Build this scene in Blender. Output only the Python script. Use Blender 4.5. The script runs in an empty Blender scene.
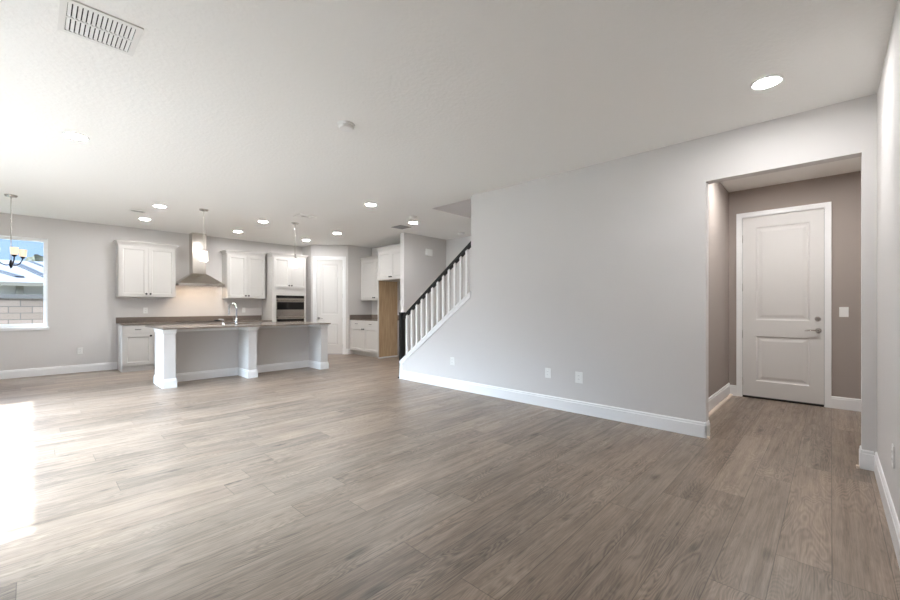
import bpy, bmesh, math, random
from mathutils import Vector, Matrix, noise
R = math.radians
SC = bpy.context.scene
COL = SC.collection
random.seed(4)

# ------------------------------------------------------------------ camera, sky, sun, exposure
cam_d = bpy.data.cameras.new('camera'); cam = bpy.data.objects.new('camera', cam_d); COL.objects.link(cam)
cam.location = (0, 0, 1.1917); cam.rotation_euler = (R(90), 0, R(-46.318))
cam_d.sensor_width = 36; cam_d.lens = 398.97 / 900 * 36; cam_d.shift_y = 6.79 / 900; cam_d.clip_start = .02
SC.camera = cam
SC.view_settings.view_transform = 'Standard'; SC.view_settings.look = 'None'
SC.view_settings.gamma = 1; SC.view_settings.use_curve_mapping = False
SC.view_settings.exposure = 2.14
SC.cycles.max_bounces = 14; SC.cycles.diffuse_bounces = 8; SC.cycles.use_denoising = True
SC.cycles.sample_clamp_indirect = 9
LENS_STRENGTH = 66.0

w = bpy.data.worlds.new('sky'); SC.world = w; w.use_nodes = True
nt = w.node_tree; nt.nodes.clear()
def N(tree, typ, **kw):
    n = tree.nodes.new(typ)
    for k, v in kw.items():
        if k == 'inp':
            for i, x in v.items(): n.inputs[i].default_value = x
        else: setattr(n, k, v)
    return n
tc = N(nt, 'ShaderNodeTexCoord')
sp = N(nt, 'ShaderNodeSeparateXYZ'); nt.links.new(tc.outputs['Generated'], sp.inputs[0])
up = N(nt, 'ShaderNodeMapRange', inp={1: 0.0, 2: 0.5, 3: 0.0, 4: 1.0}); nt.links.new(sp.outputs[2], up.inputs[0])
blue = N(nt, 'ShaderNodeMix', data_type='RGBA'); nt.links.new(up.outputs[0], blue.inputs[0])
blue.inputs[6].default_value = (.125, .19, .29, 1); blue.inputs[7].default_value = (.09, .15, .28, 1)
dt = N(nt, 'ShaderNodeVectorMath', operation='DOT_PRODUCT'); nt.links.new(tc.outputs['Generated'], dt.inputs[0]); dt.inputs[1].default_value = Vector((-1, -.03, .97)).normalized()
west = N(nt, 'ShaderNodeMapRange', interpolation_type='SMOOTHSTEP', inp={1: .745, 2: .98, 3: 0.0, 4: 1.0}); nt.links.new(dt.outputs['Value'], west.inputs[0])
mx = N(nt, 'ShaderNodeMix', data_type='RGBA'); nt.links.new(west.outputs[0], mx.inputs[0])
nt.links.new(blue.outputs[2], mx.inputs[6]); mx.inputs[7].default_value = (11.3, 13.6, 16.2, 1)
bg = N(nt, 'ShaderNodeBackground'); nt.links.new(mx.outputs[2], bg.inputs[0]); bg.inputs[1].default_value = 1.0
wo = N(nt, 'ShaderNodeOutputWorld'); nt.links.new(bg.outputs[0], wo.inputs[0])

sun_d = bpy.data.lights.new('sun', 'SUN'); sun = bpy.data.objects.new('sun', sun_d); COL.objects.link(sun)
sun_d.energy = 4.2; sun_d.angle = R(.7); sun_d.color = (.90, .96, 1.0)
SUN_ELEV = 50.0
_v = Vector((1, .14, 0)).normalized() * math.cos(R(SUN_ELEV)) + Vector((0, 0, -math.sin(R(SUN_ELEV))))
sun.rotation_euler = _v.to_track_quat('-Z', 'Y').to_euler()

# ------------------------------------------------------------------ materials
def mat(name, col, rough=.5, metal=0.0, emit=None, strength=0.0, coat=0.0, bump=None, mottling=0.0):
    m = bpy.data.materials.new(name); m.use_nodes = True
    t = m.node_tree; b = t.nodes['Principled BSDF']
    b.inputs['Roughness'].default_value = rough; b.inputs['Metallic'].default_value = metal
    b.inputs['Coat Weight'].default_value = coat
    geo = N(t, 'ShaderNodeNewGeometry')
    nz = N(t, 'ShaderNodeTexNoise', inp={'Scale': 3.0 if not bump else bump[0] * .05, 'Detail': 3.0})
    t.links.new(geo.outputs['Position'], nz.inputs['Vector'])
    mr = N(t, 'ShaderNodeMapRange', inp={1: 0.25, 2: .75, 3: 1 - mottling, 4: 1 + mottling}); t.links.new(nz.outputs[0], mr.inputs[0])
    hs = N(t, 'ShaderNodeHueSaturation'); hs.inputs['Color'].default_value = (*col, 1)
    t.links.new(mr.outputs[0], hs.inputs['Value']); t.links.new(hs.outputs[0], b.inputs['Base Color'])
    if emit:
        b.inputs['Emission Color'].default_value = (*emit, 1); b.inputs['Emission Strength'].default_value = strength
    if bump:
        n2 = N(t, 'ShaderNodeTexNoise', inp={'Scale': bump[0], 'Detail': 3.0}); t.links.new(geo.outputs['Position'], n2.inputs['Vector'])
        bp = N(t, 'ShaderNodeBump', inp={'Strength': bump[1], 'Distance': bump[2]}); t.links.new(n2.outputs[0], bp.inputs['Height'])
        t.links.new(bp.outputs[0], b.inputs['Normal'])
    return m
def srgb(r, g, b): return tuple(((c / 255 + .055) / 1.055) ** 2.4 if c > 10 else c / 255 / 12.92 for c in (r, g, b))

M = {}
M['wall'] = mat('greige_paint', srgb(216, 213, 211), .85, bump=(160, .12, .002))
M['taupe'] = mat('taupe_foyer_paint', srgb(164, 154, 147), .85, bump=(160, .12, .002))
M['ceiling'] = mat('ceiling_white', srgb(242, 241, 238), .9, bump=(34, .6, .005))
M['trim'] = mat('white_trim', srgb(240, 240, 240), .35)
M['door'] = mat('white_door_paint', srgb(220, 218, 215), .4)
M['cabinet'] = mat('white_cabinet', srgb(200, 197, 193), .35)
M['steel'] = mat('brushed_steel', srgb(196, 190, 182), .2, 1.0)
M['chrome'] = mat('chrome', srgb(215, 215, 215), .12, 1.0)
M['nickel'] = mat('satin_nickel', srgb(196, 192, 187), .22, 1.0)
M['bronze'] = mat('dark_bronze', srgb(30, 28, 27), .4, .5)
M['black'] = mat('black_paint', srgb(16, 16, 17), .35)
M['slot'] = mat('dark_slot', srgb(45, 44, 44), .8)
M['plastic'] = mat('white_plastic', srgb(240, 240, 238), .4)
M['grille'] = mat('grille_white', srgb(232, 231, 228), .5)
M['darkgrille'] = mat('grey_grille', srgb(150, 148, 146), .6)
M['blackglass'] = mat('black_glass', srgb(14, 13, 13), .06)
M['lens'] = mat('lamp_lens', (1, 1, 1), .4, emit=(1.0, .99, .985), strength=LENS_STRENGTH)
M['bulb'] = mat('pendant_bulb', (1, 1, 1), .4, emit=(1, .93, .84), strength=10)
M['warmlens'] = mat('hood_lamp_lens', (1, 1, 1), .4, emit=(1, .78, .58), strength=45)
M['pendant_glass'] = mat('lit_white_glass', srgb(250, 245, 238), .3, emit=(1, .93, .84), strength=.7)
M['amber_glass'] = mat('cream_glass', srgb(240, 212, 184), .3, emit=(1, .78, .58), strength=.12)
M['rawwood_strip'] = mat('bare_pine', srgb(222, 206, 190), .6)
M['concrete'] = mat('patio_concrete', srgb(92, 91, 88), .9, mottling=.1)
M['stucco'] = mat('white_stucco', srgb(190, 184, 182), .9)
M['roof'] = mat('pale_roof', srgb(70, 72, 80), .8, mottling=.1)
M['roofdark'] = mat('dark_roof_strip', srgb(16, 22, 32), .6)
M['fascia'] = mat('tan_fascia', srgb(110, 104, 94), .8)
M['leaf'] = mat('tree_leaves', srgb(48, 48, 34), .9, mottling=.6)
M['bark'] = mat('tree_bark', srgb(80, 66, 52), .9, mottling=.3)
M['lawn'] = mat('lawn', srgb(80, 80, 66), .95, mottling=.3)
M['capstone'] = mat('wall_cap', srgb(88, 84, 82), .9)

def quartz():
    m = bpy.data.materials.new('grey_quartz'); m.use_nodes = True; t = m.node_tree; b = t.nodes['Principled BSDF']
    g = N(t, 'ShaderNodeNewGeometry')
    n = N(t, 'ShaderNodeTexNoise', inp={'Scale': 260.0, 'Detail': 2.0}); t.links.new(g.outputs['Position'], n.inputs['Vector'])
    r = N(t, 'ShaderNodeValToRGB'); r.color_ramp.elements[0].position = .35; r.color_ramp.elements[1].position = .7
    r.color_ramp.elements[0].color = (*srgb(116, 106, 98), 1); r.color_ramp.elements[1].color = (*srgb(140, 129, 120), 1)
    t.links.new(n.outputs[0], r.inputs[0]); t.links.new(r.outputs[0], b.inputs['Base Color']); b.inputs['Roughness'].default_value = .16
    return m
M['quartz'] = quartz()

def rawply():
    m = bpy.data.materials.new('unpainted_plywood'); m.use_nodes = True; t = m.node_tree; b = t.nodes['Principled BSDF']
    g = N(t, 'ShaderNodeNewGeometry'); mp = N(t, 'ShaderNodeMapping'); mp.inputs['Scale'].default_value = (9, 9, .7)
    t.links.new(g.outputs['Position'], mp.inputs[0])
    n = N(t, 'ShaderNodeTexNoise', inp={'Scale': 4.0, 'Detail': 6.0}); t.links.new(mp.outputs[0], n.inputs['Vector'])
    r = N(t, 'ShaderNodeValToRGB'); r.color_ramp.elements[0].position = .3; r.color_ramp.elements[1].position = .72
    r.color_ramp.elements[0].color = (*srgb(166, 138, 104), 1); r.color_ramp.elements[1].color = (*srgb(194, 168, 134), 1)
    t.links.new(n.outputs[0], r.inputs[0]); t.links.new(r.outputs[0], b.inputs['Base Color']); b.inputs['Roughness'].default_value = .6
    return m
M['ply'] = rawply()

def blocks():
    m = bpy.data.materials.new('concrete_block'); m.use_nodes = True; t = m.node_tree; b = t.nodes['Principled BSDF']
    g = N(t, 'ShaderNodeNewGeometry'); s = N(t, 'ShaderNodeSeparateXYZ'); c = N(t, 'ShaderNodeCombineXYZ')
    t.links.new(g.outputs['Position'], s.inputs[0]); t.links.new(s.outputs[0], c.inputs[0]); t.links.new(s.outputs[2], c.inputs[1])
    br = N(t, 'ShaderNodeTexBrick', inp={'Scale': 1.0, 'Mortar Size': .012, 'Brick Width': .5, 'Row Height': .2})
    br.inputs['Color1'].default_value = (*srgb(142, 124, 112), 1); br.inputs['Color2'].default_value = (*srgb(120, 104, 93), 1)
    br.inputs['Mortar'].default_value = (*srgb(92, 84, 78), 1)
    t.links.new(c.outputs[0], br.inputs['Vector']); t.links.new(br.outputs[0], b.inputs['Base Color']); b.inputs['Roughness'].default_value = .95
    return m
M['block'] = blocks()

def glass():
    m = bpy.data.materials.new('window_glass'); m.use_nodes = True; t = m.node_tree; t.nodes.clear()
    tr = N(t, 'ShaderNodeBsdfTransparent'); tr.inputs[0].default_value = (.97, .98, .98, 1)
    gl = N(t, 'ShaderNodeBsdfGlossy'); gl.inputs['Roughness'].default_value = .02
    lw = N(t, 'ShaderNodeLayerWeight'); pw = N(t, 'ShaderNodeMath', operation='POWER'); pw.inputs[1].default_value = 5; t.links.new(lw.outputs['Facing'], pw.inputs[0])
    f = N(t, 'ShaderNodeMath', operation='MULTIPLY_ADD'); f.inputs[1].default_value = .5; f.inputs[2].default_value = .02; t.links.new(pw.outputs[0], f.inputs[0])
    mxx = N(t, 'ShaderNodeMixShader'); o = N(t, 'ShaderNodeOutputMaterial')
    t.links.new(f.outputs[0], mxx.inputs[0]); t.links.new(tr.outputs[0], mxx.inputs[1]); t.links.new(gl.outputs[0], mxx.inputs[2])
    t.links.new(mxx.outputs[0], o.inputs[0]); return m
M['glass'] = glass()

def planks():
    m = bpy.data.materials.new('greige_oak_planks'); m.use_nodes = True; t = m.node_tree; b = t.nodes['Principled BSDF']
    L = t.links.new
    def ma(op, a=None, c=None, **k):
        n = N(t, 'ShaderNodeMath', operation=op)
        for i, v in enumerate((a, c, k.get('d'))):
            if v is None: continue
            if isinstance(v, (int, float)): n.inputs[i].default_value = v
            else: L(v, n.inputs[i])
        return n.outputs[0]
    def comb(x, y, z):
        n = N(t, 'ShaderNodeCombineXYZ')
        for i, v in enumerate((x, y, z)):
            if isinstance(v, (int, float)): n.inputs[i].default_value = v
            else: L(v, n.inputs[i])
        return n.outputs[0]
    g = N(t, 'ShaderNodeNewGeometry'); s = N(t, 'ShaderNodeSeparateXYZ'); L(g.outputs['Position'], s.inputs[0])
    X, Y = s.outputs[0], s.outputs[1]
    PW, PL = .196, 1.5
    yr = ma('DIVIDE', ma('ADD', Y, .003 + PW * 20), PW); row = ma('FLOOR', yr); fy = ma('FRACT', yr)
    w1 = N(t, 'ShaderNodeTexWhiteNoise', noise_dimensions='1D'); L(row, w1.inputs['W'])
    xr = ma('ADD', ma('DIVIDE', ma('ADD', X, 20), PL), ma('MULTIPLY', w1.outputs[0], 7.3)); colx = ma('FLOOR', xr); fx = ma('FRACT', xr)
    w2 = N(t, 'ShaderNodeTexWhiteNoise', noise_dimensions='3D'); L(comb(row, colx, 3.7), w2.inputs['Vector'])
    rnd = w2.outputs[0]; rs = N(t, 'ShaderNodeSeparateColor'); L(w2.outputs[1], rs.inputs[0])
    off = ma('MULTIPLY', rnd, 37.0); off2 = ma('MULTIPLY', rs.outputs[1], 23.0)
    yl = ma('SUBTRACT', fy, .5)
    def noi(vec, scale, detail, rough=.55, dist=0.0):
        n = N(t, 'ShaderNodeTexNoise', inp={'Scale': scale, 'Detail': detail, 'Roughness': rough, 'Distortion': dist}); L(vec, n.inputs['Vector']); return n.outputs[0]
    # long soft streaks, fine pores, cathedral rings, cloudy patches
    streak = noi(comb(ma('ADD', ma('MULTIPLY', X, .9), off), ma('ADD', ma('MULTIPLY', Y, 17.0), off2), off), 1.6, 6, .6, .3)
    pores = noi(comb(ma('ADD', ma('MULTIPLY', X, 5.0), off), ma('MULTIPLY', Y, 150.0), off2), 1.5, 4, .7)
    pores2 = noi(comb(ma('ADD', ma('MULTIPLY', X, 2.2), off2), ma('MULTIPLY', Y, 60.0), off), 1.5, 3, .6)
    ringf = noi(comb(ma('ADD', ma('MULTIPLY', X, 1.05), off), ma('ADD', ma('MULTIPLY', yl, 1.15), off2), off), 1.35, 2.0, .45, .25)
    rings = ma('SINE', ma('MULTIPLY', ringf, 165.0))
    rmask = N(t, 'ShaderNodeMapRange', inp={1: .40, 2: .62, 3: 0.0, 4: 1.0}); L(noi(comb(ma('ADD', ma('MULTIPLY', X, 1.3), off2), ma('MULTIPLY', yl, .9), off), 1.0, 2), rmask.inputs[0])
    cloud = noi(comb(ma('ADD', ma('MULTIPLY', X, 1.6), off2), ma('MULTIPLY', Y, 5.0), off), 1.6, 4, .6)
    vo = N(t, 'ShaderNodeTexVoronoi', inp={'Scale': 1.0, 'Randomness': 1.0}); L(comb(ma('ADD', ma('MULTIPLY', X, 1.7), off), ma('ADD', ma('MULTIPLY', Y, 4.2), off2), 0), vo.inputs['Vector'])
    knot = N(t, 'ShaderNodeMapRange', inp={1: .02, 2: .15, 3: 1.0, 4: 0.0}); L(vo.outputs['Distance'], knot.inputs[0])
    vo2 = N(t, 'ShaderNodeTexVoronoi', inp={'Scale': 1.0, 'Randomness': 1.0}); L(comb(ma('ADD', ma('MULTIPLY', X, 4.1), off2), ma('ADD', ma('MULTIPLY', Y, 9.0), off), 0), vo2.inputs['Vector'])
    knot2 = N(t, 'ShaderNodeMapRange', inp={1: .03, 2: .16, 3: 1.0, 4: 0.0}); L(vo2.outputs['Distance'], knot2.inputs[0])
    def term(v, mid, k): return ma('MULTIPLY', ma('SUBTRACT', v, mid), k)
    val = ma('ADD', 1.0, term(rnd, .5, .36))
    for x in (term(streak, .5, .8), term(pores, .5, 1.05), term(pores2, .5, .8), ma('MULTIPLY', ma('MULTIPLY', rings, rmask.outputs[0]), .19), term(cloud, .5, 1.0), ma('MULTIPLY', knot.outputs[0], -.5), ma('MULTIPLY', knot2.outputs[0], -.26)):
        val = ma('ADD', val, x)
    ex = ma('MULTIPLY', ma('MINIMUM', fx, ma('SUBTRACT', 1.0, fx)), PL); ey = ma('MULTIPLY', ma('MINIMUM', fy, ma('SUBTRACT', 1.0, fy)), PW)
    seam = N(t, 'ShaderNodeMapRange', inp={1: .0008, 2: .0026, 3: .52, 4: 1.0}); L(ma('MINIMUM', ex, ey), seam.inputs[0])
    val = ma('MULTIPLY', val, seam.outputs[0])
    tone = N(t, 'ShaderNodeMix', data_type='RGBA'); L(rs.outputs[2], tone.inputs[0])
    tone.inputs[6].default_value = (*srgb(139, 123, 109), 1); tone.inputs[7].default_value = (*srgb(137, 123, 110), 1)
    vm = N(t, 'ShaderNodeVectorMath', operation='SCALE'); L(tone.outputs[2], vm.inputs[0]); L(val, vm.inputs['Scale'])
    L(vm.outputs[0], b.inputs['Base Color'])
    rr = N(t, 'ShaderNodeMapRange', inp={1: .3, 2: .7, 3: .42, 4: .30}); L(streak, rr.inputs[0]); L(rr.outputs[0], b.inputs['Roughness'])
    bp = N(t, 'ShaderNodeBump', inp={'Strength': .25, 'Distance': .0015}); L(ma('ADD', ma('MULTIPLY', pores, .5), seam.outputs[0]), bp.inputs['Height']); L(bp.outputs[0], b.inputs['Normal'])
    return m
M['planks'] = planks()

# ------------------------------------------------------------------ mesh helpers
class MB:
    def __init__(s): s.bm = bmesh.new()
    def box(s, x0, x1, y0, y1, z0, z1, bev=0):
        v = [s.bm.verts.new((x, y, z)) for z in (z0, z1) for y in (y0, y1) for x in (x0, x1)]
        f = [s.bm.faces.new([v[i] for i in q]) for q in ((0, 2, 3, 1), (4, 5, 7, 6), (0, 1, 5, 4), (2, 6, 7, 3), (0, 4, 6, 2), (1, 3, 7, 5))]
        if bev:
            e = set(e for q in f for e in q.edges)
            bmesh.ops.bevel(s.bm, geom=list(e), offset=bev, segments=2, affect='EDGES', profile=.6)
        return s
    def prism(s, pts, lo, hi, axis='z'):
        def c(p, h): return {'z': (p[0], p[1], h), 'x': (h, p[0], p[1]), 'y': (p[0], h, p[1])}[axis]
        a = [s.bm.verts.new(c(p, lo)) for p in pts]; b = [s.bm.verts.new(c(p, hi)) for p in pts]
        s.bm.faces.new(a); s.bm.faces.new(b[::-1]); n = len(pts)
        for i in range(n): s.bm.faces.new((a[i], b[i], b[(i + 1) % n], a[(i + 1) % n]))
        return s
    def loft(s, rings, cap=True, closed=True):
        rv = [[s.bm.verts.new(p) for p in r] for r in rings]
        for a, b in zip(rv, rv[1:]):
            n = len(a)
            for i in range(n if closed else n - 1): s.bm.faces.new((a[i], a[(i + 1) % n], b[(i + 1) % n], b[i]))
        if cap: s.bm.faces.new(rv[0][::-1]); s.bm.faces.new(rv[-1])
        return s
    def lathe(s, prof, c=(0, 0, 0), seg=28, axis='z', cap=True):
        def pt(r, h, k):
            a = 2 * math.pi * k / seg; u, v = r * math.cos(a), r * math.sin(a)
            q = {'z': (u, v, h), 'y': (u, h, v), 'x': (h, u, v)}[axis]
            return (c[0] + q[0], c[1] + q[1], c[2] + q[2])
        return s.loft([[pt(max(r, 1e-4), h, k) for k in range(seg)] for r, h in prof], cap)
    def tube(s, path, r, seg=10):
        path = [Vector(p) for p in path]; rings = []; n = len(path); pu = None
        rr = r if isinstance(r, (list, tuple)) else [r] * n
        for i, p in enumerate(path):
            d = ((path[min(i + 1, n - 1)] - path[max(i - 1, 0)])).normalized()
            u = (pu - d * pu.dot(d)) if pu else d.orthogonal()
            u.normalize(); pu = u; v = d.cross(u)
            rings.append([p + (u * math.cos(2 * math.pi * k / seg) + v * math.sin(2 * math.pi * k / seg)) * rr[i] for k in range(seg)])
        return s.loft(rings)
    def build(s, name, m, parent=None, smooth=False, kind=None):
        bmesh.ops.recalc_face_normals(s.bm, faces=s.bm.faces)
        me = bpy.data.meshes.new(name); s.bm.to_mesh(me); s.bm.free()
        me.materials.append(M[m] if isinstance(m, str) else m)
        if smooth:
            for p in me.polygons: p.use_smooth = True
            me.set_sharp_from_angle(angle=R(40))
        o = bpy.data.objects.new(name, me); COL.objects.link(o)
        if parent is not None: o.parent = parent
        if kind: o['kind'] = kind
        return o
def tag(o, label, cat, group=None, kind=None):
    o['label'] = label; o['category'] = cat
    if group: o['group'] = group
    if kind: o['kind'] = kind
    return o
def thing(name, label, cat, loc=(0, 0, 0), rz=0, group=None):
    o = bpy.data.objects.new(name, None); COL.objects.link(o); o.empty_display_size = .1
    o.location = loc; o.rotation_euler = (0, 0, R(rz)); return tag(o, label, cat, group)
def struct_root(name, loc=(0, 0, 0), rz=0):
    o = bpy.data.objects.new(name, None); COL.objects.link(o); o.location = loc; o.rotation_euler = (0, 0, R(rz)); o['kind'] = 'structure'; return o
def struct(name, mb, m): return mb.build(name, m, kind='structure')
def copy_thing(o, loc, label, rz=None):
    c = o.copy(); COL.objects.link(c); c.location = loc; c['label'] = label
    if rz is not None: c.rotation_euler = (0, 0, R(rz))
    for ch in list(o.children):
        d = ch.copy(); COL.objects.link(d); d.parent = c
        for g in ch.children:
            e = g.copy(); COL.objects.link(e); e.parent = d
    return c
def panel_face(mb, x0, x1, z0, z1, yf, th, panels, depth=.010, slope=.012, raised=None):
    """a door slab facing -y: flat stiles and rails, recessed (and raised-field) panels"""
    bm = mb.bm
    xs = sorted({x0, x1, *[p[0] for p in panels], *[p[1] for p in panels]}); zs = sorted({z0, z1, *[p[2] for p in panels], *[p[3] for p in panels]})
    def q(pts): bm.faces.new([bm.verts.new(p) for p in pts])
    def ring(a, ya, b, yb):
        A = [(a[0], ya, a[2]), (a[1], ya, a[2]), (a[1], ya, a[3]), (a[0], ya, a[3])]; B = [(b[0], yb, b[2]), (b[1], yb, b[2]), (b[1], yb, b[3]), (b[0], yb, b[3])]
        for i in range(4): q((A[i], A[(i + 1) % 4], B[(i + 1) % 4], B[i]))
    for i in range(len(xs) - 1):
        for j in range(len(zs) - 1):
            cx, cz = (xs[i] + xs[i + 1]) / 2, (zs[j] + zs[j + 1]) / 2
            if any(p[0] < cx < p[1] and p[2] < cz < p[3] for p in panels): continue
            q(((xs[i], yf, zs[j]), (xs[i + 1], yf, zs[j]), (xs[i + 1], yf, zs[j + 1]), (xs[i], yf, zs[j + 1])))
    ins = lambda p, d: (p[0] + d, p[1] - d, p[2] + d, p[3] - d)
    for p in panels:
        a = ins(p, slope); ring(p, yf, a, yf + depth)
        if raised:
            b = ins(a, raised[0]); ring(a, yf + depth, b, yf + depth); c = ins(b, raised[1]); ring(b, yf + depth, c, yf + depth - raised[2]); a = c; yy = yf + depth - raised[2]
        else: yy = yf + depth
        q(((a[0], yy, a[2]), (a[1], yy, a[2]), (a[1], yy, a[3]), (a[0], yy, a[3])))
    o = (x0, x1, z0, z1); ring(o, yf, o, yf + th)
    q(((x0, yf + th, z0), (x0, yf + th, z1), (x1, yf + th, z1), (x1, yf + th, z0)))
    bmesh.ops.remove_doubles(bm, verts=bm.verts, dist=1e-5)
    return mb
def offset_poly(pts, d):
    out = []; n = len(pts)
    area = sum(pts[i][0] * pts[(i + 1) % n][1] - pts[(i + 1) % n][0] * pts[i][1] for i in range(n)); sg = 1 if area > 0 else -1
    for i in range(n):
        p0, p1, p2 = Vector(pts[i - 1]), Vector(pts[i]), Vector(pts[(i + 1) % n])
        d1, d2 = (p1 - p0).normalized(), (p2 - p1).normalized()
        n1, n2 = Vector((d1.y, -d1.x)) * sg, Vector((d2.y, -d2.x)) * sg
        b = (n1 + n2); b = b / b.dot(n1) if abs(b.dot(n1)) > 1e-6 else n1
        out.append(tuple(p1 + b * d))
    return out
def baseboard(name, p0, p1, nrm, h=.14, z0=0.0, t=.016, m='trim'):
    """white moulded board along p0->p1 standing out from the wall along nrm"""
    prof = [(0, z0), (t, z0), (t, z0 + h * .80), (t * .72, z0 + h * .83), (t * .72, z0 + h * .93), (t * .35, z0 + h), (0, z0 + h)]
    mb = MB(); rings = []
    for p in (p0, p1): rings.append([(p[0] + nrm[0] * a, p[1] + nrm[1] * a, z) for a, z in prof])
    return struct(name, mb.loft(rings), m)

# ------------------------------------------------------------------ the room shell
H = 2.74; K = 9.872; PX = 4.229; PX2 = 4.345; RY = -.241; LX = -1.7; DX = 6.514; FY = 1.0; EX = 6.18
struct('floor', MB().box(LX - .15, 7.3, -.75, K + .15, -.12, 0), 'planks')
HX0, HX1, HY0, HY1 = PX2, 5.3, 1.4, 4.55
c = MB()
c.box(LX - .15, HX0, -.75, K + .15, H, H + .2); c.box(HX1, 7.3, -.75, K + .15, H, H + .2)
c.box(HX0, HX1, -.75, HY0, H, H + .2); c.box(HX0, HX1, HY1, K + .15, H, H + .2)
struct('ceiling', c, 'ceiling')
u = MB()   # upstairs walls round the stair opening
u.box(HX0 - .12, HX0, HY0 - .12, HY1 + .12, H + .2, 5.1); u.box(HX1, HX1 + .12, HY0 - .12, HY1 + .12, H + .2, 5.1)
u.box(HX0, HX1, HY1, HY1 + .12, H + .2, 5.1); u.box(HX0, HX1, HY0 - .12, HY0, H + .2, 5.1)
u.box(HX0, HX1, HY1, HY1 + .004, H + .001, H + .2)
u.box(HX0, HX1, HY1 - .004, HY1, H + .0005, H + .2); u.box(HX1 - .004, HX1, HY0, HY1 - .004, H + .0005, H + .2); u.box(HX0, HX0 + .004, HY0, HY1 - .004, H + .0005, H + .2)
struct('wall_upper', u, 'wall')
struct('ceiling_upper', MB().box(HX0 - .12, HX1 + .12, HY0 - .12, HY1 + .12, 5.1, 5.2), 'ceiling')
# back (kitchen) wall with the dining window
WX0, WX1, WZ0, WZ1 = -1.35, .19, .822, 2.374
b = MB(); b.box(LX - .15, WX0, K, K + .15, 0, H); b.box(WX1, 4.95, K, K + .15, 0, H); b.box(WX0, WX1, K, K + .15, 0, WZ0); b.box(WX0, WX1, K, K + .15, WZ1, H)
struct('wall_back', b, 'wall')
# left wall with the patio glass door
SY0, SY1, SZ = 2.72, 7.12, 2.26
b = MB(); b.box(LX - .15, LX, -.75, SY0, 0, H); b.box(LX - .15, LX, SY1, K, 0, H); b.box(LX - .15, LX, SY0, SY1, SZ, H)
struct('wall_left', b, 'wall')
struct('wall_right', MB().box(LX, PX, RY - .115, RY, 0, H), 'wall')
CAP = lambda y: .29 + .72 * (5.19 - y)
struct('wall_partition', MB().prism([(5.165, 0), (.824, 0), (.824, 2.332), (-.165, 2.332), (-.165, 0), (-.62, 0), (-.62, H), (3.633, H), (3.633, CAP(3.633) - .03), (5.165, CAP(5.165) - .03)], PX, PX2, 'x'), 'wall')
# foyer: left wall, door wall (with opening), right wall
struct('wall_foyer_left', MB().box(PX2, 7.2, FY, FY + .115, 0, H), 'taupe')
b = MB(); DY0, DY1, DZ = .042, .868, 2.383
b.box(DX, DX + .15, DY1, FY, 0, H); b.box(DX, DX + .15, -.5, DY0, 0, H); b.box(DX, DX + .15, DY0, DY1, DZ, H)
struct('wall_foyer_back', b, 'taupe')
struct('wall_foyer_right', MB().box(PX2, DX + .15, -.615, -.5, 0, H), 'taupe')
# hall and stair walls
struct('wall_stair', MB().box(HX1, HX1 + .1, FY + .115, 4.43, 0, H), 'wall')
struct('wall_hall_end', MB().box(6.6, 6.72, FY + .115, 6.43, 0, H), 'wall')
struct('wall_hall', MB().box(5.347, 6.72, 6.43, 6.55, 0, H), 'wall')
struct('wall_nook', MB().box(EX, EX + .12, 6.55, 8.758, 0, H), 'wall')
b = MB(); b.box(5.467, EX + .12, 8.758, 8.873, 0, H); b.box(4.817, 4.93, 9.408, K, 0, H)
struct('wall_pantry_side', b, 'wall')
# diagonal pantry wall in its own frame: origin at its left end
DL = math.hypot(.65, .65); PD0, PD1, PDZ = .115, .800, 2.385
pw = MB(); pw.box(0, PD0, 0, .115, 0, H); pw.box(PD1, DL, 0, .115, 0, H); pw.box(PD0, PD1, 0, .115, PDZ, H)
o = struct('wall_pantry', pw, 'wall'); o.location = (4.817, 9.408, 0); o.rotation_euler = (0, 0, R(-45))

# trim
baseboard('baseboard_back', (LX, K), (1.12, K), (0, -1))
baseboard('baseboard_partition', (PX, .816), (PX, 5.12), (-1, 0))
baseboard('baseboard_right', (LX, RY), (PX, RY), (0, 1))
baseboard('baseboard_stub', (PX, -.165), (PX, RY + .016), (-1, 0))
baseboard('baseboard_jamb_right', (PX - .016, -.165), (PX2, -.165), (0, 1), t=.012)
baseboard('baseboard_jamb_left', (PX - .016, .824), (PX2, .824), (0, -1), t=.012)
baseboard('baseboard_left', (LX, RY), (LX, SY0 - .06), (1, 0))
baseboard('baseboard_left_far', (LX, SY1 + .06), (LX, K), (1, 0))
baseboard('baseboard_foyer_left', (PX2, FY), (DX, FY), (0, -1), z0=.025)
baseboard('baseboard_foyer_back', (DX, FY), (DX, .914), (-1, 0))
baseboard('baseboard_foyer_back_right', (DX, -.004), (DX, -.5), (-1, 0))
baseboard('baseboard_pantry_side', (5.467, 8.758), (5.53, 8.758), (0, -1))
baseboard('baseboard_hall', (5.347, 6.43), (6.6, 6.43), (0, -1))
baseboard('baseboard_hall_end', (6.6, FY + .12), (6.6, 6.43), (-1, 0))
baseboard('baseboard_hall_post', (5.347, 6.43), (5.347, 6.55), (-1, 0))
baseboard('baseboard_nook', (EX, 6.55), (EX, 7.5), (-1, 0))
_s = .70710678
for nm, a0, a1 in (('baseboard_pantry_left', 0, .045), ('baseboard_pantry_right', .875, DL)):
    baseboard(nm, (4.817 + a0 * _s, 9.408 - a0 * _s), (4.817 + a1 * _s, 9.408 - a1 * _s), (-_s, -_s))
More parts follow.
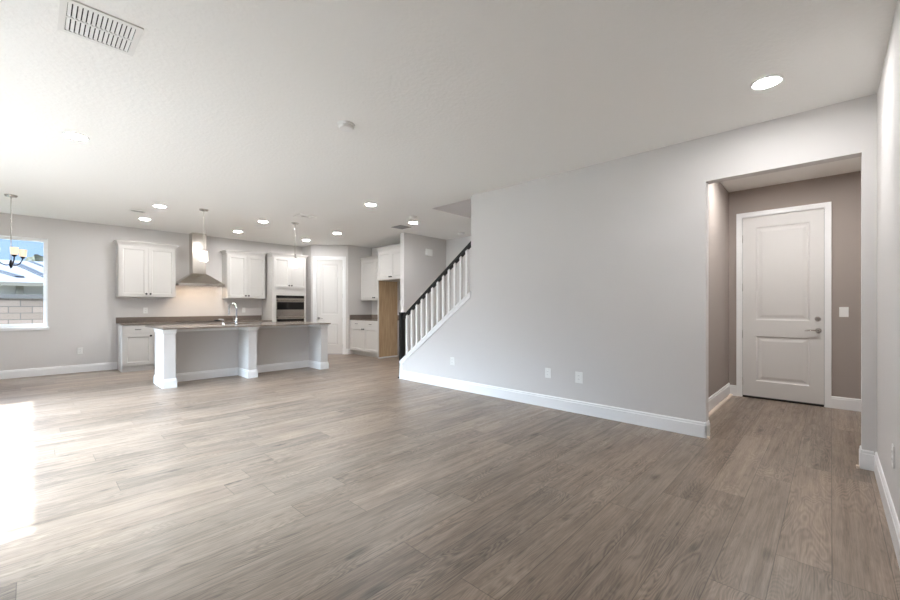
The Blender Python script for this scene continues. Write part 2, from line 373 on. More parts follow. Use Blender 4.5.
# stair wall cap, apron board and end board
t = MB()
t.prism([(5.19, CAP(5.19) - .028), (3.634, CAP(3.634) - .028), (3.634, CAP(3.634)), (5.19, CAP(5.19))], PX - .018, PX2 + .014, 'x')
t.prism([(5.19, CAP(5.19) - .085), (3.634, CAP(3.634) - .085), (3.634, CAP(3.634) - .028), (5.19, CAP(5.19) - .028)], PX - .012, PX - .0005, 'x')
t.box(PX - .012, PX - .0005, 5.12, 5.19, 0, CAP(5.19) - .05)
struct('trim_1', t, 'trim')
struct('trim_2', MB().prism([(FY - .016, 0), (FY - .048, 0), (FY - .046, .012), (FY - .034, .020), (FY - .016, .022)], PX2 + .02, DX - .02, 'x'), 'rawwood_strip')
t = MB(); t.box(PX - .03, PX + .012, .794, .812, 0, .018); t.box(PX - .03, PX + .012, -.152, -.134, 0, .018)
struct('trim_3', t, 'rawwood_strip')

# windows and doors
wr = struct_root('window_1', ((WX0 + WX1) / 2, K, WZ0)); hw = (WX1 - WX0) / 2; wh = WZ1 - WZ0
f = MB(); f.box(-hw, hw, .07, .14, 0.02, .075); f.box(-hw, hw, .07, .14, wh - .05, wh); f.box(-hw, -hw + .055, .07, .14, .075, wh - .05); f.box(hw - .055, hw, .07, .14, .075, wh - .05); f.box(-.03, .03, .075, .135, .075, wh - .05)
f.build('window_frame', 'trim', wr)
MB().box(-hw + .055, hw - .055, .10, .106, .075, wh - .05).build('window_pane', 'glass', wr)
MB().box(-hw - .02, hw + .015, -.03, .07, -.03, .02, .004).build('window_sill', 'trim', wr)
r = MB(); r.box(hw - .012, hw - .0005, 0, .07, .02, wh); r.box(-hw + .0005, -hw + .012, 0, .07, .02, wh); r.box(-hw, hw, 0, .07, wh - .012, wh - .0005)
r.build('window_return', 'trim', wr)
sr = struct_root('window_2', (LX - .075, (SY0 + SY1) / 2, 0)); sh = (SY1 - SY0) / 2
f = MB(); f.box(-.05, .05, -sh, sh, 0, .04); f.box(-.05, .05, -sh, sh, SZ - .06, SZ); f.box(-.05, .05, -sh, -sh + .06, .04, SZ - .06); f.box(-.05, .05, sh - .06, sh, .04, SZ - .06); f.box(-.05, .05, -.075, .075, .04, SZ - .06)
f.build('window_frame', 'trim', sr)
for a, e in ((-sh + .06, -.075), (.075, sh - .06)): MB().box(-.004, .004, a, e, .04, SZ - .06).build('window_pane', 'glass', sr)

def casing(mb, x0, x1, z1, wd=.072, t=.018):
    for a, e in ((x0 - wd, x0), (x1, x1 + wd)): mb.box(a, e, -t, 0, 0, z1 + wd); 
    mb.box(x0, x1, -t, 0, z1, z1 + wd)
    for a, e in ((x0 - wd, x0 - wd + .016), (x1 + wd - .016, x1 + wd)): mb.box(a, e, -t - .006, -t, 0, z1 + wd)
    mb.box(x0 - wd + .016, x1 + wd - .016, -t - .006, -t, z1 + wd - .016, z1 + wd)
    return mb
def lever(parent, x, z, y, s=-1):
    l = MB().lathe([(.001, -.010), (.026, -.010), (.030, -.004), (.030, 0)], (x, y, z), 24, 'y').build('door_handle', 'nickel', parent, True)
    MB().tube([(x, y, z), (x, y - .045, z), (x + s * .012, y - .054, z), (x + s * .05, y - .055, z + .004), (x + s * .09, y - .054, z + .001), (x + s * .122, y - .052, z - .006)], [.009, .009, .0095, .009, .0075, .006]).build('lever', 'nickel', l, True)
def hinges(parent, x, zs, y):
    for z in zs: MB().box(x - .008, x + .006, y - .006, y + .004, z - .05, z + .05, .002).build('hinge', 'nickel', parent, False)
# front door: local x to the right (towards -Y), local y into the wall
d1 = struct_root('door_1', (DX, .455, 0), -90); dw = (DY1 - DY0) / 2
sl = MB(); panel_face(sl, -.395, .395, .022, 2.363, .012, .045, [(-.255, .268, .225, .81), (-.255, .268, 1.02, 2.225)], .011, .014, (.02, .03, .008))
sl.build('door_slab', 'door', d1)
casing(MB(), -dw + .010, dw - .010, DZ - .010, .056).build('casing', 'trim', d1)
j = MB(); j.box(-dw, -dw + .015, 0, .14, 0, DZ); j.box(dw - .015, dw, 0, .14, 0, DZ); j.box(-dw, dw, 0, .14, DZ - .018, DZ); j.box(-dw + .012, -dw + .036, .0572, .14, 0, DZ - .018); j.box(dw - .036, dw - .012, .0572, .14, 0, DZ - .018); j.box(-dw + .036, dw - .036, .058, .14, DZ - .034, DZ - .018); j.build('jamb', 'trim', d1)
MB().box(-dw + .02, dw - .02, -.005, .12, 0, .012).build('threshold', 'bronze', d1)
ws = MB(); ws.box(-.3978, -.3952, .02, .057, .012, 2.366); ws.box(.3952, .3978, .02, .057, .012, 2.366); ws.build('gap_shade_strip', 'slot', d1)  # dark strips stand for shade in the slab gap and block a light leak
MB().box(-.395, .395, .014, .05, .012, .022).build('door_sweep', 'black', d1)
hinges(d1, -.398, (2.09, 1.45, .83, .21), .010)
lever(d1, .345, .906, .012, -1)
db = MB().lathe([(.001, -.014), (.022, -.014), (.029, -.006), (.029, 0)], (.34, .012, 1.045), 24, 'y').build('deadbolt', 'nickel', d1, True)
MB().box(.332, .348, -.016, .0, 1.035, 1.056, .002).build('thumb_turn', 'nickel', db)
MB().lathe([(.001, -.006), (.007, -.006), (.008, 0)], (0, .004, 1.50), 16, 'y').build('peephole', 'door', d1, True)
# pantry door on the diagonal wall
d2 = struct_root('door_2', (4.817 + (PD0 + PD1) / 2 * _s, 9.408 - (PD0 + PD1) / 2 * _s, 0), -45); dw = (PD1 - PD0) / 2
sl = MB(); panel_face(sl, -.324, .324, .015, 2.363, .012, .035, [(-.205, .205, .235, .765), (-.205, .205, 1.0, 2.25)], .010, .014, (.018, .026, .007))
sl.build('door_slab', 'door', d2)
casing(MB(), -dw + .012, dw - .012, DZ - .012, .078).build('casing', 'trim', d2)
j = MB(); j.box(-dw, -dw + .017, 0, .11, 0, PDZ); j.box(dw - .017, dw, 0, .11, 0, PDZ); j.box(-dw, dw, 0, .11, PDZ - .018, PDZ); j.build('jamb', 'trim', d2)
hinges(d2, .328, (2.16, 1.47, .86, .21), .010)
lever(d2, -.27, .905, .012, 1)

# ------------------------------------------------------------------ staircase and railing
st = thing('staircase', 'enclosed staircase climbing behind the grey partition wall', 'stairs', (4.83, 5.1, 0))
for i in range(14):
    y1 = 5.10 - i * .264; zt = (i + 1) * .19
    s_ = MB().box(PX2 - 4.83 + .001, HX1 - 4.83 - .001, y1 - .264 - 5.1, y1 - 5.1, max(0, zt - .38), zt - .028).build('riser', 'trim', st)
    MB().box(PX2 - 4.83 + .001, HX1 - 4.83 - .001, y1 - .264 - 5.1, y1 - 5.1 + .022, zt - .028, zt, .004).build('tread', 'planks', st)
rl = thing('stair_railing', 'stair railing with black handrail, black newel and white square balusters', 'railing', (4.287, 5.195, 0))
ox, oy = 4.287, 5.195
RAIL = lambda y: 1.022 + .72 * (5.19 - y)
n_ = MB(); n_.box(-.050, .036, -.028, .030, 0, 1.075, .003); n_.box(-.054, .040, -.029, .034, 1.075, 1.10, .004); nw = n_.build('newel_post', 'black', rl)
MB().box(-.060, -.040, .002, .052, 0, .022, .003).build('newel_shoe', 'black', nw)
def slope_bar(mb, x0, x1, ya, yb, fz, dz0, dz1):
    ya -= oy; yb -= oy
    return mb.prism([(ya, fz(ya + oy) + dz0), (yb, fz(yb + oy) + dz0), (yb, fz(yb + oy) + dz1), (ya, fz(ya + oy) + dz1)], x0, x1, 'x')
h_ = MB(); slope_bar(h_, -.032, .032, 5.166, 3.634, RAIL, -.046, -.016); slope_bar(h_, -.024, .024, 5.166, 3.634, RAIL, -.016, 0); slope_bar(h_, -.024, .024, 5.166, 3.634, RAIL, -.056, -.046)
h_.build('handrail', 'black', rl)
BY = [5.07, 4.949, 4.828, 4.707, 4.587, 4.467, 4.347, 4.228, 4.109, 3.99, 3.873, 3.757]
for y in BY:
    q = MB(); q.prism([(y - .018 - oy, CAP(y - .018)), (y + .018 - oy, CAP(y + .018)), (y + .018 - oy, RAIL(y + .018) - .0565), (y - .018 - oy, RAIL(y - .018) - .0565)], -.018, .018, 'x'); q.build('baluster', 'trim', rl)
for a, e in zip(BY, BY[1:]): slope_bar(MB(), -.016, .016, a - .020, e + .020, RAIL, -.072, -.0565).build('fillet', 'black', rl)

# ------------------------------------------------------------------ kitchen cabinets (local frame: x right, y into the wall, fronts face -y)
def knob(parent, x, z, y, m='bronze'):
    return MB().lathe([(.007, 0), (.007, -.012), (.016, -.016), (.018, -.024), (.014, -.029), (.001, -.030)], (x, y, z), 16, 'y').build('knob', m, parent, True)
def pull(parent, x, z, y, hw=.048):
    mb = MB(); mb.tube([(x - hw, y, z), (x - hw, y - .02, z), (x - hw * .8, y - .027, z), (x + hw * .8, y - .027, z), (x + hw, y - .02, z), (x + hw, y, z)], .0055, 8)
    return mb.build('pull', 'bronze', parent, True)
def shaker(parent, x0, x1, z0, z1, name='door', st=.058):
    mb = MB(); panel_face(mb, x0, x1, z0, z1, -.020, .0195, [(x0 + st, x1 - st, z0 + st, z1 - st)] if z1 - z0 > .2 else [], .012, .012)
    return mb.build(name, 'cabinet', parent)
def crown(parent, w_, d_, z, h_=.085, e=.045, left=True, right=True, y0=0.0):
    l = -e if left else 0; r_ = e if right else 0; mb = MB()
    k = [(0, 0, 0), (.25, .25, .35), (.55, .75, .75), (1, 1, .80), (1, 1, 1)]
    rings = []
    for fx, fy, fz in k:
        rings.append([(l * fx, y0 - e * fy, z + h_ * fz), (w_ + r_ * fx, y0 - e * fy, z + h_ * fz), (w_ + r_ * fx, d_, z + h_ * fz), (l * fx, d_, z + h_ * fz)])
    return mb.loft(rings).build('crown_moulding', 'cabinet', parent)
def upper(label, loc, rz, w_, d_, z0, z1, ct, ndoor=2, sides=(True, True), group='white wall cabinets'):
    t_ = thing('wall_cabinet', label, 'cabinet', (loc[0], loc[1], z0), rz, group)
    MB().box(0, w_, 0, d_, 0, z1 - z0).build('cabinet_body', 'cabinet', t_)
    g = .012; wd = (w_ - 2 * g - .004 * (ndoor - 1)) / ndoor
    for i in range(ndoor):
        a = g + i * (wd + .004); dd = shaker(t_, a, a + wd, .012, z1 - z0 - .012)
        kx = a + wd - .03 if (i == 0) else a + .03
        knob(dd, kx, .065, -.020)
    crown(t_, w_, d_, z1 - z0 - .004, ct - z1, left=sides[0], right=sides[1]); return t_
upper('white two-door wall cabinet left of the steel range hood', (1.096, 9.542), 0, .90, K - 9.542, 1.375, 2.352, 2.437)
upper('white two-door wall cabinet between the range hood and the oven tower', (2.935, 9.542), 0, .82, K - 9.542, 1.375, 2.352, 2.437, sides=(True, False))
upper('white wall cabinet over the short counter beside the pantry door', (5.855, 8.752), -90, 1.19, EX - 5.855, 1.353, 2.365, 2.45, sides=(False, False))
upper('white wall cabinet above the empty fridge recess', (5.50, 7.53), -90, .965, EX - 5.50, 1.795, 2.44, 2.53, sides=(True, False))

CT0, CT1 = .86, .882
def base(label, loc, rz, w_, d_, cols, group='white base cabinets', endpanel=False):
    t_ = thing('base_cabinet', label, 'cabinet', (loc[0], loc[1], 0), rz, group)
    MB().box(0, w_, 0, d_, .10, CT0).build('cabinet_body', 'cabinet', t_)
    MB().box(0, w_, .015 if endpanel else .07, d_, 0, .10).build('toe_kick', 'cabinet', t_)
    x = .012; wd = (w_ - .024 - .004 * (cols - 1)) / cols
    for i in range(cols):
        a = x + i * (wd + .004)
        dr = shaker(t_, a, a + wd, .70, .845, 'drawer'); (pull(dr, a + wd / 2, .775, -.020, .04))
        dd = shaker(t_, a, a + wd, .115, .692)
        knob(dd, a + wd - .03 if (i == 0) else a + .03, .65, -.020)
    return t_
BF = 9.272
base('white base cabinet at the window end of the kitchen counter', (1.12, BF), 0, .46, K - BF - .001, 1, endpanel=True)
base('white base cabinet hidden left of the cooktop', (1.581, BF), 0, .44, K - BF - .001, 1)
base('white two-door base cabinet under the cooktop', (2.022, BF), 0, .84, K - BF - .001, 2)
base('white two-door base cabinet beside the oven tower', (2.863, BF), 0, .925, K - BF - .001, 2)
base('white two-door base cabinet under the short counter by the pantry', (5.54, 8.752), -90, 1.18, EX - 5.54 - .001, 2)

ct = MB(); ct.box(1.10, 3.789, BF - .03, K - .001, CT0 + .0005, CT1, .003); ct.box(1.10, 3.789, K - .02, K - .0005, CT1, .988, .002)
tag(ct.build('countertop', 'quartz'), 'long grey-brown stone countertop with low backsplash under the range hood', 'countertop', 'stone countertops')
ct = MB(); ct.box(5.515, EX - .001, 7.562, 8.756, CT0 + .0005, CT1, .003); ct.box(5.515, EX - .02, 8.736, 8.7575, CT1, .988, .002); ct.box(EX - .02, EX - .0005, 7.562, 8.7575, CT1, .988, .002)
tag(ct.build('countertop', 'quartz'), 'short grey-brown stone countertop between the pantry and the fridge recess', 'countertop', 'stone countertops')
fp = thing('fridge_panel', 'tall white panel with bare plywood inner face beside the fridge recess', 'cabinet panel', (5.5, 7.53, 0))
MB().box(0, .56, .004, .030, .0, 1.794).build('panel_board', 'cabinet', fp)
MB().box(.022, .56, 0, .0038, .03, 1.79).build('plywood_face', 'ply', fp)
MB().box(-.004, .56, -.012, 0, 0, .028).build('shoe_strip', 'trim', fp)

# oven tower
tw = thing('oven_tower', 'tall white oven cabinet with two upper doors and crown', 'cabinet', (3.80, 9.25, 0)); TW = .806; TDp = K - 9.25 - .001
OX0, OX1, OZ0, OZ1 = .080, .752, .52, 1.458
b = MB(); b.box(0, OX0, 0, TDp, .1, 2.352); b.box(OX1, TW, 0, TDp, .1, 2.352); b.box(OX0, OX1, 0, TDp, OZ1, 2.352); b.box(OX0, OX1, 0, TDp, .1, OZ0); b.box(OX0, OX1, TDp - .02, TDp, OZ0, OZ1)
b.build('cabinet_body', 'cabinet', tw)
MB().box(0, TW, .05, TDp, 0, .1).build('toe_kick', 'cabinet', tw)
for i in range(2):
    a = .014 + i * .391; dd = shaker(tw, a, a + .387, 1.63, 2.338); knob(dd, a + .387 - .03 if i == 0 else a + .03, 1.69, -.02)
dr = shaker(tw, .014, .792, .13, .49, 'drawer'); pull(dr, .403, .40, -.02)
crown(tw, TW, TDp, 2.348, .089)
ov = thing('wall_oven', 'stacked stainless wall oven with black glass windows in the white tower', 'oven', (3.80, 9.25, OZ0))
z = lambda a: a - OZ0
MB().box(OX0 + .001, OX1 - .001, 0, .5, .001, OZ1 - OZ0 - .001).build('oven_body', 'steel', ov)
MB().box(OX0 + .003, OX1 - .003, -.02, -.0005, z(1.395), z(1.455), .002).build('control_panel', 'blackglass', ov)
def oven_door(z0, z1, g0, g1, hz):
    dd = MB().box(OX0 + .003, OX1 - .003, -.028, -.0005, z(z0), z(z1), .003).build('oven_door', 'steel', ov)
    MB().box(OX0 + .012, OX1 - .012, -.030, -.0285, z(g0), z(g1)).build('oven_window', 'blackglass', dd)
    hb = MB(); hb.tube([(OX0 + .02, -.075, z(hz)), (OX1 - .02, -.075, z(hz))], .013, 12); hb.box(OX0 + .06, OX0 + .08, -.075, -.028, z(hz) - .008, z(hz) + .008); hb.box(OX1 - .08, OX1 - .06, -.075, -.028, z(hz) - .008, z(hz) + .008)
    hb.build('oven_handle', 'steel', dd, True)
oven_door(.985, 1.392, 1.125, 1.30, 1.345); oven_door(.525, .980, .62, .905, .945)

# range hood
hd = thing('range_hood', 'stainless chimney range hood on the kitchen wall', 'range hood', (2.43, K, 1.62))
m_ = MB(); HW, HD = .415, .50
m_.loft([[(-HW, -HD, .05), (HW, -HD, .05), (HW, -.001, .05), (-HW, -.001, .05)], [(-.128, -.262, .27), (.128, -.262, .27), (.128, -.001, .27), (-.128, -.001, .27)]])
for q in ((-HW, HW, -HD, -HD + .012), (-HW, -HW + .012, -HD + .012, -.013), (HW - .012, HW, -HD + .012, -.013)): m_.box(*q, 0, .05)
m_.build('hood_canopy', 'steel', hd)
MB().box(-.122, .122, -.256, -.001, .27, .70, .002).build('chimney', 'steel', hd)
MB().box(-.127, .127, -.261, -.0005, .70, H - 1.62 - .001, .002).build('chimney_cover', 'steel', hd)
MB().box(-HW + .03, HW - .03, -HD + .03, -.03, .040, .0495).build('grease_filter', 'darkgrille', hd)
for k in (-.2, .2): MB().lathe([(.035, .0398), (.033, .034), (.001, .034)], (k, -HD + .13, 0), 20).build('hood_lamp', 'warmlens', hd, True)
for k in range(4): MB().lathe([(.001, -.004), (.008, -.004), (.009, 0)], (.06 + k * .035, -HD - .0003, .025), 12, 'y').build('button', 'black', hd)
ck = thing('cooktop', 'flat black glass cooktop set in the counter under the range hood', 'cooktop', (2.43, 9.56, CT1))
MB().box(-.38, .38, -.24, .24, .0005, .009, .002).build('glass_top', 'blackglass', ck)
for a, e, r_ in ((-.2, -.1, .08), (-.2, .12, .10), (.1, .12, .08), (.1, -.1, .10)): MB().lathe([(r_, .0093), (r_, .0097), (r_ - .004, .0097), (r_ - .004, .0093)], (a, e, 0), 28, 'z', False).build('burner_ring', 'darkgrille', ck)
for k in range(4): MB().lathe([(.02, .009), (.018, .03), (.001, .031)], (.31, -.15 + k * .08, 0), 16).build('knob', 'black', ck, True)

# ------------------------------------------------------------------ island
IP = [(1.32, 7.63), (1.32, 7.02), (1.468, 7.02), (1.468, 7.49), (2.488, 7.49), (2.488, 7.02), (2.622, 7.02), (2.622, 7.49), (3.793, 7.49), (3.793, 7.02), (3.935, 7.02), (3.935, 7.63)]
IC = (2.63, 7.5); IL = [(x - IC[0], y - IC[1]) for x, y in IP]
isl = thing('kitchen_island', 'kitchen island with grey recessed panels between three square columns', 'kitchen island', (IC[0], IC[1], 0))
MB().prism(IL, 0, CT0 - .0005).build('island_wall', 'wall', isl)
b1 = offset_poly(IL, .015); b2 = offset_poly(IL, .010); b3 = offset_poly(IL, .004)
MB().loft([[(x, y, 0) for x, y in b1], [(x, y, .105) for x, y in b1], [(x, y, .110) for x, y in b2], [(x, y, .124) for x, y in b2], [(x, y, .135) for x, y in b3]]).build('baseboard', 'trim', isl)
k1 = offset_poly(IL, .004); k2 = offset_poly(IL, .010); k3 = offset_poly(IL, .018)
MB().loft([[(x, y, .795) for x, y in k1], [(x, y, .812) for x, y in k2], [(x, y, .830) for x, y in k2], [(x, y, .850) for x, y in k3], [(x, y, CT0) for x, y in k3]]).build('cap_moulding', 'trim', isl)
cb = MB(); x0, x1, y0, y1 = 1.47 - IC[0], 3.91 - IC[0], .131, .70
cb.box(x0, x1, y0, y0 + .02, .1, CT0 - .001); cb.box(x0, x0 + .02, y0 + .02, y1, 0, CT0 - .001); cb.box(x1 - .02, x1, y0 + .02, y1, 0, CT0 - .001); cb.box(x0 + .02, x1 - .02, y0 + .02, y1, .1, .12); cb.box(x0 + .02, x1 - .02, y1 - .02, y1, .1, CT0 - .001)
cb.build('island_cupboard', 'cabinet', isl)
ct = MB(); CX0, CX1, CY0, CY1 = 1.297, 3.95, 6.93, 8.25; SX0, SX1, SYa, SYb = 2.12, 2.86, 7.72, 8.12
for q in ((CX0, SX0, CY0, CY1), (SX1, CX1, CY0, CY1), (SX0, SX1, CY0, SYa), (SX0, SX1, SYb, CY1)): ct.box(*q, CT0 + .0005, CT1)
tag(ct.build('countertop', 'quartz'), 'large grey-brown stone countertop on the kitchen island', 'countertop', 'stone countertops')
sk = MB(); d_ = .2
sk.box(SX0 - .004, SX1 + .004, SYa - .004, SYb + .004, CT0 - d_, CT0 - d_ + .004)
for q in ((SX0 - .004, SX0, SYa - .004, SYb + .004), (SX1, SX1 + .004, SYa - .004, SYb + .004), (SX0, SX1, SYa - .004, SYa), (SX0, SX1, SYb, SYb + .004)): sk.box(*q, CT0 - d_ + .004, CT0)
sink = thing('kitchen_sink', 'undermount steel sink sunk in the island countertop', 'sink'); sk.build('basin', 'steel', sink)
MB().lathe([(.045, CT0 - d_ + .0042), (.04, CT0 - d_ + .007), (.02, CT0 - d_ + .006)], (2.49, 7.92, 0)).build('drain', 'chrome', sink, True)
fc = thing('kitchen_faucet', 'tall gooseneck chrome faucet on the island countertop', 'faucet', (2.50, 7.62, CT1))
MB().lathe([(.030, 0), (.030, .006), (.024, .012), (.022, .10), (.016, .112)]).build('faucet_base', 'chrome', fc, True)
dx, dy = -.42, .907; pth = [(0, 0, .11), (0, 0, .26)]
for k in range(1, 13):
    a = math.pi * k / 12; rr = .085; pth.append((dx * rr * (1 - math.cos(a)), dy * rr * (1 - math.cos(a)), .26 + .115 * math.sin(a)))
pth.append((dx * .17, dy * .17, .235))
MB().tube(pth, .0125, 12).build('spout', 'chrome', fc, True)
MB().tube([(dx * .17, dy * .17, .245), (dx * .17, dy * .17, .17)], [.0165, .0175], 12).build('spray_head', 'chrome', fc, True)
MB().tube([(-.02, 0, .06), (-.045, 0, .066), (-.055, -.004, .085), (-.06, -.006, .15)], [.010, .009, .007, .005], 8).build('lever', 'chrome', fc, True)
sd = thing('soap_dispenser', 'small chrome soap dispenser beside the faucet on the island', 'soap dispenser', (2.285, 7.62, CT1))
MB().lathe([(.022, 0), (.022, .006), (.017, .012), (.015, .06), (.018, .064), (.018, .075), (.006, .08)]).build('dispenser_body', 'chrome', sd, True)
MB().tube([(0, 0, .078), (0, 0, .092), (-.02, .01, .096), (-.06, .03, .092)], [.008, .008, .007, .006], 8).build('nozzle', 'chrome', sd, True)

# ------------------------------------------------------------------ lights
def recessed(loc, label):
    t_ = thing('recessed_light', label, 'ceiling light', (loc[0], loc[1], H), 0, 'recessed ceiling lights')
    MB().lathe([(.092, -.0005), (.091, -.006), (.084, -.010), (.072, -.007), (.072, -.0005)], cap=False, seg=36).build('trim_ring', 'plastic', t_, True)
    MB().lathe([(.0715, -.001), (.0715, -.006), (.04, -.0075), (.001, -.008)], seg=36).build('lens', 'lens', t_, True)
    return t_
rc = recessed((.274, 4.95), 'round recessed light on the open ceiling nearest the big vent')
for (x, y), l in {
    (3.493, .321): 'round recessed light beside the right wall, in front of the front door opening',
    (3.541, 5.036): 'round recessed light near the stair opening, towards the middle of the ceiling',
    (4.831, 5.553): 'round recessed light between the small smoke detector and the grey return grille',
    (1.355, 7.455): 'round recessed light left of the pendant over the faucet side of the island',
    (1.373, 8.75): 'round recessed light in front of the wall cabinet left of the hood',
    (2.922, 8.82): 'round recessed light in front of the cabinet right of the hood',
    (2.893, 7.457): 'round recessed light between the two island pendants',
    (4.383, 8.802): 'round recessed light in front of the pantry door and oven tower',
    (4.417, 7.497): 'round recessed light right of the far island pendant'}.items():
    copy_thing(rc, (x, y, H), l)
copy_thing(rc, (5.4, .10, H), 'round recessed light added unseen on the foyer ceiling, nearer the light switch')  # added lamp, out of view behind the header, to brighten the front door
copy_thing(rc, (5.4, .60, H), 'round recessed light added unseen on the foyer ceiling, nearer the door hinges')  # its twin, likewise added out of view for light on the door
hl = copy_thing(rc, (4.83, 2.9, 5.1), 'round recessed light added unseen on the upstairs ceiling over the stairs')  # unseen lamp added so the stair shaft is not dark
def pendant(loc, label):
    t_ = thing('pendant_light', label, 'pendant light', (loc[0], loc[1], H), 0, 'island pendants')
    MB().lathe([(.066, -.0005), (.066, -.012), (.058, -.020), (.012, -.026), (.008, -.04)], seg=32).build('canopy', 'nickel', t_, True)
    MB().tube([(0, 0, -.03), (0, 0, -.60)], .0055, 10).build('rod', 'nickel', t_, True)
    MB().lathe([(.007, -.565), (.018, -.575), (.020, -.645), (.034, -.655), (.034, -.666)], seg=24).build('socket', 'nickel', t_, True)
    MB().lathe([(.028, -.6665), (.046, -.669), (.051, -.690), (.056, -.818), (.053, -.819), (.048, -.692), (.028, -.672)], seg=32, cap=False).build('glass_shade', 'pendant_glass', t_, True)
    MB().lathe([(.001, -.667), (.02, -.67), (.028, -.74), (.018, -.785), (.001, -.79)], seg=20).build('bulb', 'bulb', t_, True)
    return t_
p0 = pendant((1.888, 7.217), 'glass pendant light hanging in front of the range hood chimney')
copy_thing(p0, (3.353, 7.163, H), 'glass pendant light hanging in front of the oven tower doors')
ch = thing('chandelier', 'three-arm nickel chandelier with cream glass shades hanging before the window', 'chandelier', (-.203, 8.214, H))
MB().lathe([(.065, -.0005), (.065, -.012), (.055, -.024), (.012, -.034), (.008, -.05)], seg=32).build('canopy', 'nickel', ch, True)
MB().tube([(0, 0, -.03), (0, 0, -.92)], .005, 10).build('rod', 'nickel', ch, True)
MB().lathe([(.007, -.90), (.012, -.91), (.018, -.94), (.020, -.97), (.012, -1.0), (.004, -1.02)], seg=20).build('hub', 'bronze', ch, True)
for a in (43, -77, 163):
    ca, sa = math.cos(R(a)), math.sin(R(a)); P = lambda r_, zz: (ca * r_, sa * r_, zz)
    ar = MB().tube([P(.012, -.965), P(.05, -.972), P(.10, -.950), P(.135, -.905), P(.15, -.865)], .007, 8).build('arm', 'bronze', ch, True)
    MB().lathe([(.008, -.865), (.022, -.857), (.024, -.838)], P(.152, 0), 20).build('shade_cup', 'bronze', ar, True)
    MB().lathe([(.016, -.8378), (.036, -.834), (.040, -.79), (.043, -.735), (.040, -.734), (.037, -.79), (.015, -.831)], P(.152, 0), 24, cap=False).build('glass_shade', 'amber_glass', ar, True)

# ------------------------------------------------------------------ vents and detectors on the ceiling
def vent(loc, w_, l_, label, nx, ny, gm='grille', fr=.028, tilt=1):
    t_ = thing('ceiling_vent', label, 'air vent', (loc[0], loc[1], H), 0, 'ceiling air vents')
    f_ = MB(); a, c_ = w_ / 2, l_ / 2
    for q in ((-a, a, -c_, -c_ + fr), (-a, a, c_ - fr, c_), (-a, -a + fr, -c_ + fr, c_ - fr), (a - fr, a, -c_ + fr, c_ - fr)): f_.box(*q, -.008, -.0005)
    step = (l_ - 2 * fr) / ny
    for k in range(1, ny): f_.box(-a + fr, a - fr, -c_ + fr + k * step - .008, -c_ + fr + k * step + .008, -.008, -.0005)
    f_.build('vent_frame', gm, t_)
    MB().box(-a + fr * .9, a - fr * .9, -c_ + fr * .9, c_ - fr * .9, -.0012, -.0003).build('duct_shadow', 'slot', t_)
    s_ = MB(); px = (w_ - 2 * fr) / nx
    for k in range(nx):
        x = -a + fr + (k + .5) * px
        s_.loft([[(x - tilt * px * .40, yy, -.0016), (x - tilt * px * .34, yy, -.0016), (x + tilt * px * .30, yy, -.0085), (x + tilt * px * .24, yy, -.0085)] for yy in (-c_ + fr, c_ - fr)])
    s_.build('louvre', gm, t_); return t_
vent((.262, 2.935), .332, .345, 'large white louvred ceiling vent with two rows of slots', 14, 2)
vent((1.18, 8.12), .21, .16, 'small ceiling vent above the wall cabinet left of the hood', 8, 1, fr=.02, tilt=-1)
vent((4.945, 6.03), .27, .28, 'grey return grille in the ceiling in front of the stair hall wall', 12, 1, 'darkgrille', .012)
vent((3.22, 6.50), .30, .25, 'flat white ceiling vent just in front of the far island pendant', 14, 1, fr=.09)
def detector(loc, label):
    t_ = thing('smoke_detector', label, 'smoke detector', (loc[0], loc[1], H), 0, 'smoke detectors')
    MB().lathe([(.074, -.0005), (.074, -.012), (.068, -.016)], seg=32).build('mounting_base', 'plastic', t_, True)
    MB().lathe([(.064, -.016), (.064, -.028), (.055, -.040), (.02, -.044), (.001, -.044)], seg=32).build('detector_cover', 'plastic', t_, True); return t_
d0 = detector((1.841, 2.979), 'round white smoke detector on the open ceiling nearest the camera')
copy_thing(d0, (4.51, 5.19, H), 'round white smoke detector beside the recessed light by the stair opening')
copy_thing(d0, (6.2, 5.60, H), 'round white smoke detector at the ceiling above the stair handrail')

# ------------------------------------------------------------------ wall plates
def outlet(loc, rz, label, w_=.072, h_=.116):
    t_ = thing('wall_outlet', label, 'outlet', loc, rz, 'wall outlets')
    MB().box(-w_ / 2, w_ / 2, -.006, -.0005, -h_ / 2, h_ / 2, .002).build('cover_plate', 'plastic', t_)
    for s_ in (-1, 1):
        k = MB().box(-.017, .017, -.008, -.0062, s_ * .02 - .014, s_ * .02 + .014, .001).build('socket', 'plastic', t_)
        m_ = MB(); m_.box(-.007, -.005, -.0084, -.0081, s_ * .02 - .004, s_ * .02 + .006); m_.box(.005, .007, -.0084, -.0081, s_ * .02 - .004, s_ * .02 + .006); m_.build('slot', 'slot', k)
    return t_
outlet((PX, 3.988, .402), -90, 'white outlet low on the partition wall nearest the stairs', .078)
outlet((PX, 2.43, .406), -90, 'white outlet low on the partition wall, middle of its three')
outlet((PX, 2.041, .400), -90, 'white outlet low on the partition wall nearest the front door opening', .085, .125)
outlet((3.147, RY, .403), 180, 'white outlet low on the right-hand wall beside the foyer opening')
outlet((1.558, K, 1.118), 0, 'white outlet above the counter under the cabinet left of the hood')
outlet((3.395, K, 1.117), 0, 'white outlet above the counter behind the faucet')
outlet((.60, K, .392), 0, 'white outlet low on the wall between the window and the base cabinet')
def switch(loc, rz, label, w_=.078):
    t_ = thing('light_switch', label, 'light switch', loc, rz, 'light switches')
    MB().box(-w_ / 2, w_ / 2, -.006, -.0005, -.058, .058, .002).build('cover_plate', 'plastic', t_)
    MB().box(-.017, .017, -.010, -.0062, -.033, .033, .002).build('rocker', 'plastic', t_); return t_
switch((DX, -.108, 1.131), -90, 'white light switch beside the front door')
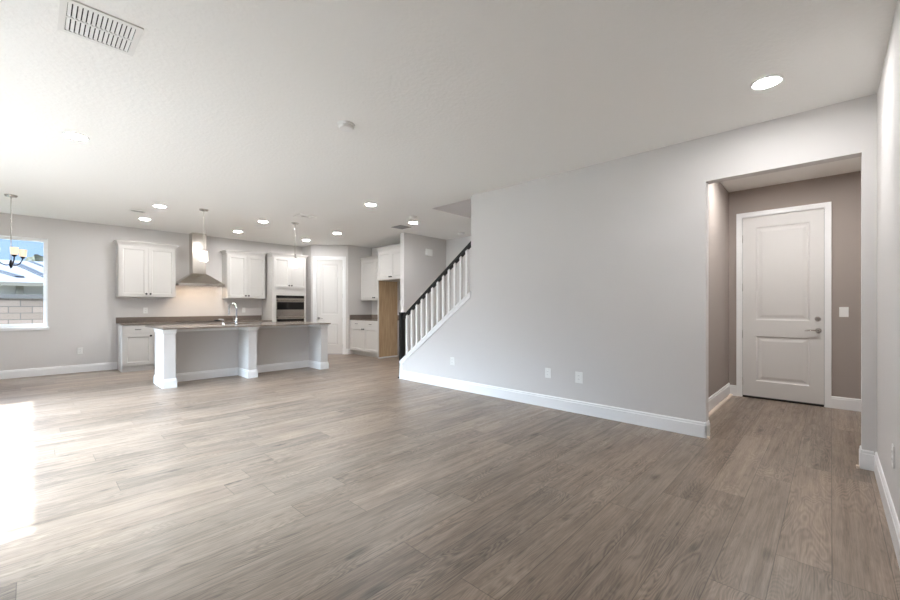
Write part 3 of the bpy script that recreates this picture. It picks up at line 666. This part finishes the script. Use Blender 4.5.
switch((5.84, 6.43, 1.44), 0, 'white light switch peeping over the stair handrail')
cm = thing('door_chime', 'white two-part door chime box high on the stair hall wall', 'door chime', (6.045, 6.43, 2.39))
MB().box(-.09, .09, -.03, -.0005, -.072, .072, .004).build('chime_back', 'plastic', cm)
MB().box(-.086, -.002, -.042, -.0305, -.067, .067, .006).build('chime_cover', 'plastic', cm)
MB().box(.002, .086, -.042, -.0305, -.067, .067, .006).build('chime_cover', 'plastic', cm)

# ------------------------------------------------------------------ outside
g = MB(); g.box(-60, 60, K + .16, 90, -.25, -.12); g.box(-60, LX - .16, -40, K + .16, -.25, -.12)
struct('ground_outside', g, 'lawn')
struct('terrace', MB().box(-6.5, LX - .16, -1, K + .1, -.119, -.06), 'concrete')
fw = thing('garden_wall', 'beige concrete block garden wall with grey coping seen through the window', 'wall', (0, 18, -.12))
MB().box(-14, 14, 0, .2, 0, 1.56).build('block_wall', 'block', fw)
MB().box(-14, 14, -.03, .23, 1.561, 1.70).build('coping', 'capstone', fw)
hs = thing('neighbour_house', 'neighbouring house with pale roof beyond the garden wall', 'house', (0, 30, -.12))
MB().box(-9, 7, .6, 9, 0, 2.5).build('house_wall', 'stucco', hs)
MB().loft([[(-9.6, 0, 2.56), (7.6, 0, 2.56), (7.6, 9.6, 2.56), (-9.6, 9.6, 2.56)], [(-5, 4.7, 4.05), (3.2, 4.7, 4.05), (3.2, 4.9, 4.05), (-5, 4.9, 4.05)]]).build('roof', 'roof', hs)
MB().box(-9.65, 7.65, -.05, .05, 2.38, 2.57).build('fascia', 'fascia', hs)
for x in (-.45, .62): MB().box(x - .14, x + .14, .15, .4, 0, 2.38).build('porch_column', 'fascia', hs)
for xa, ya, xb, yb, wd in ((-.62, 3.7, .62, .9, .16), (-.1, 4.5, .98, 2.4, .07), (-1.9, 2.8, -.45, .9, .16)):
    zr = lambda yy: 2.56 + yy / 4.7 * 1.49 + .02
    MB().loft([[(xa - wd, ya, zr(ya)), (xa + wd, ya, zr(ya)), (xa + wd, ya, zr(ya) + .06), (xa - wd, ya, zr(ya) + .06)], [(xb - wd, yb, zr(yb)), (xb + wd, yb, zr(yb)), (xb + wd, yb, zr(yb) + .06), (xb - wd, yb, zr(yb) + .06)]]).build('roof_strip', 'roofdark', hs)
def tree(loc, h_, r_, label, seed):
    t_ = thing('tree', label, 'tree', loc, 0, 'trees beyond the roofs'); random.seed(seed)
    MB().tube([(0, 0, 0), (.1, 0, h_ * .35), (0, .1, h_ * .7)], [.22, .17, .1], 10).build('trunk', 'bark', t_, True)
    bm = bmesh.new()
    for k in range(16):
        a = random.uniform(0, 6.28); rr = random.uniform(0, r_ * .75); zc = h_ * random.uniform(.5, .92)
        bmesh.ops.create_icosphere(bm, subdivisions=3, radius=r_ * random.uniform(.28, .5), matrix=Matrix.Translation((rr * math.cos(a), rr * math.sin(a), zc)))
    for v in bm.verts:
        v.co += Vector((noise.noise(v.co * 2.3), noise.noise(v.co * 2.3 + Vector((9, 0, 0))), noise.noise(v.co * 2.3 + Vector((0, 9, 0))))) * .35
    m_ = MB(); m_.bm.free(); m_.bm = bm; m_.build('crown', 'leaf', t_)
tree((.55, 46, -.12), 5.1, 2.0, 'leafy tree beyond the house roof, at the right edge of the window view', 1)
tree((-3.6, 48, -.12), 4.7, 1.7, 'leafy tree beyond the house roof behind the chandelier rod', 2)
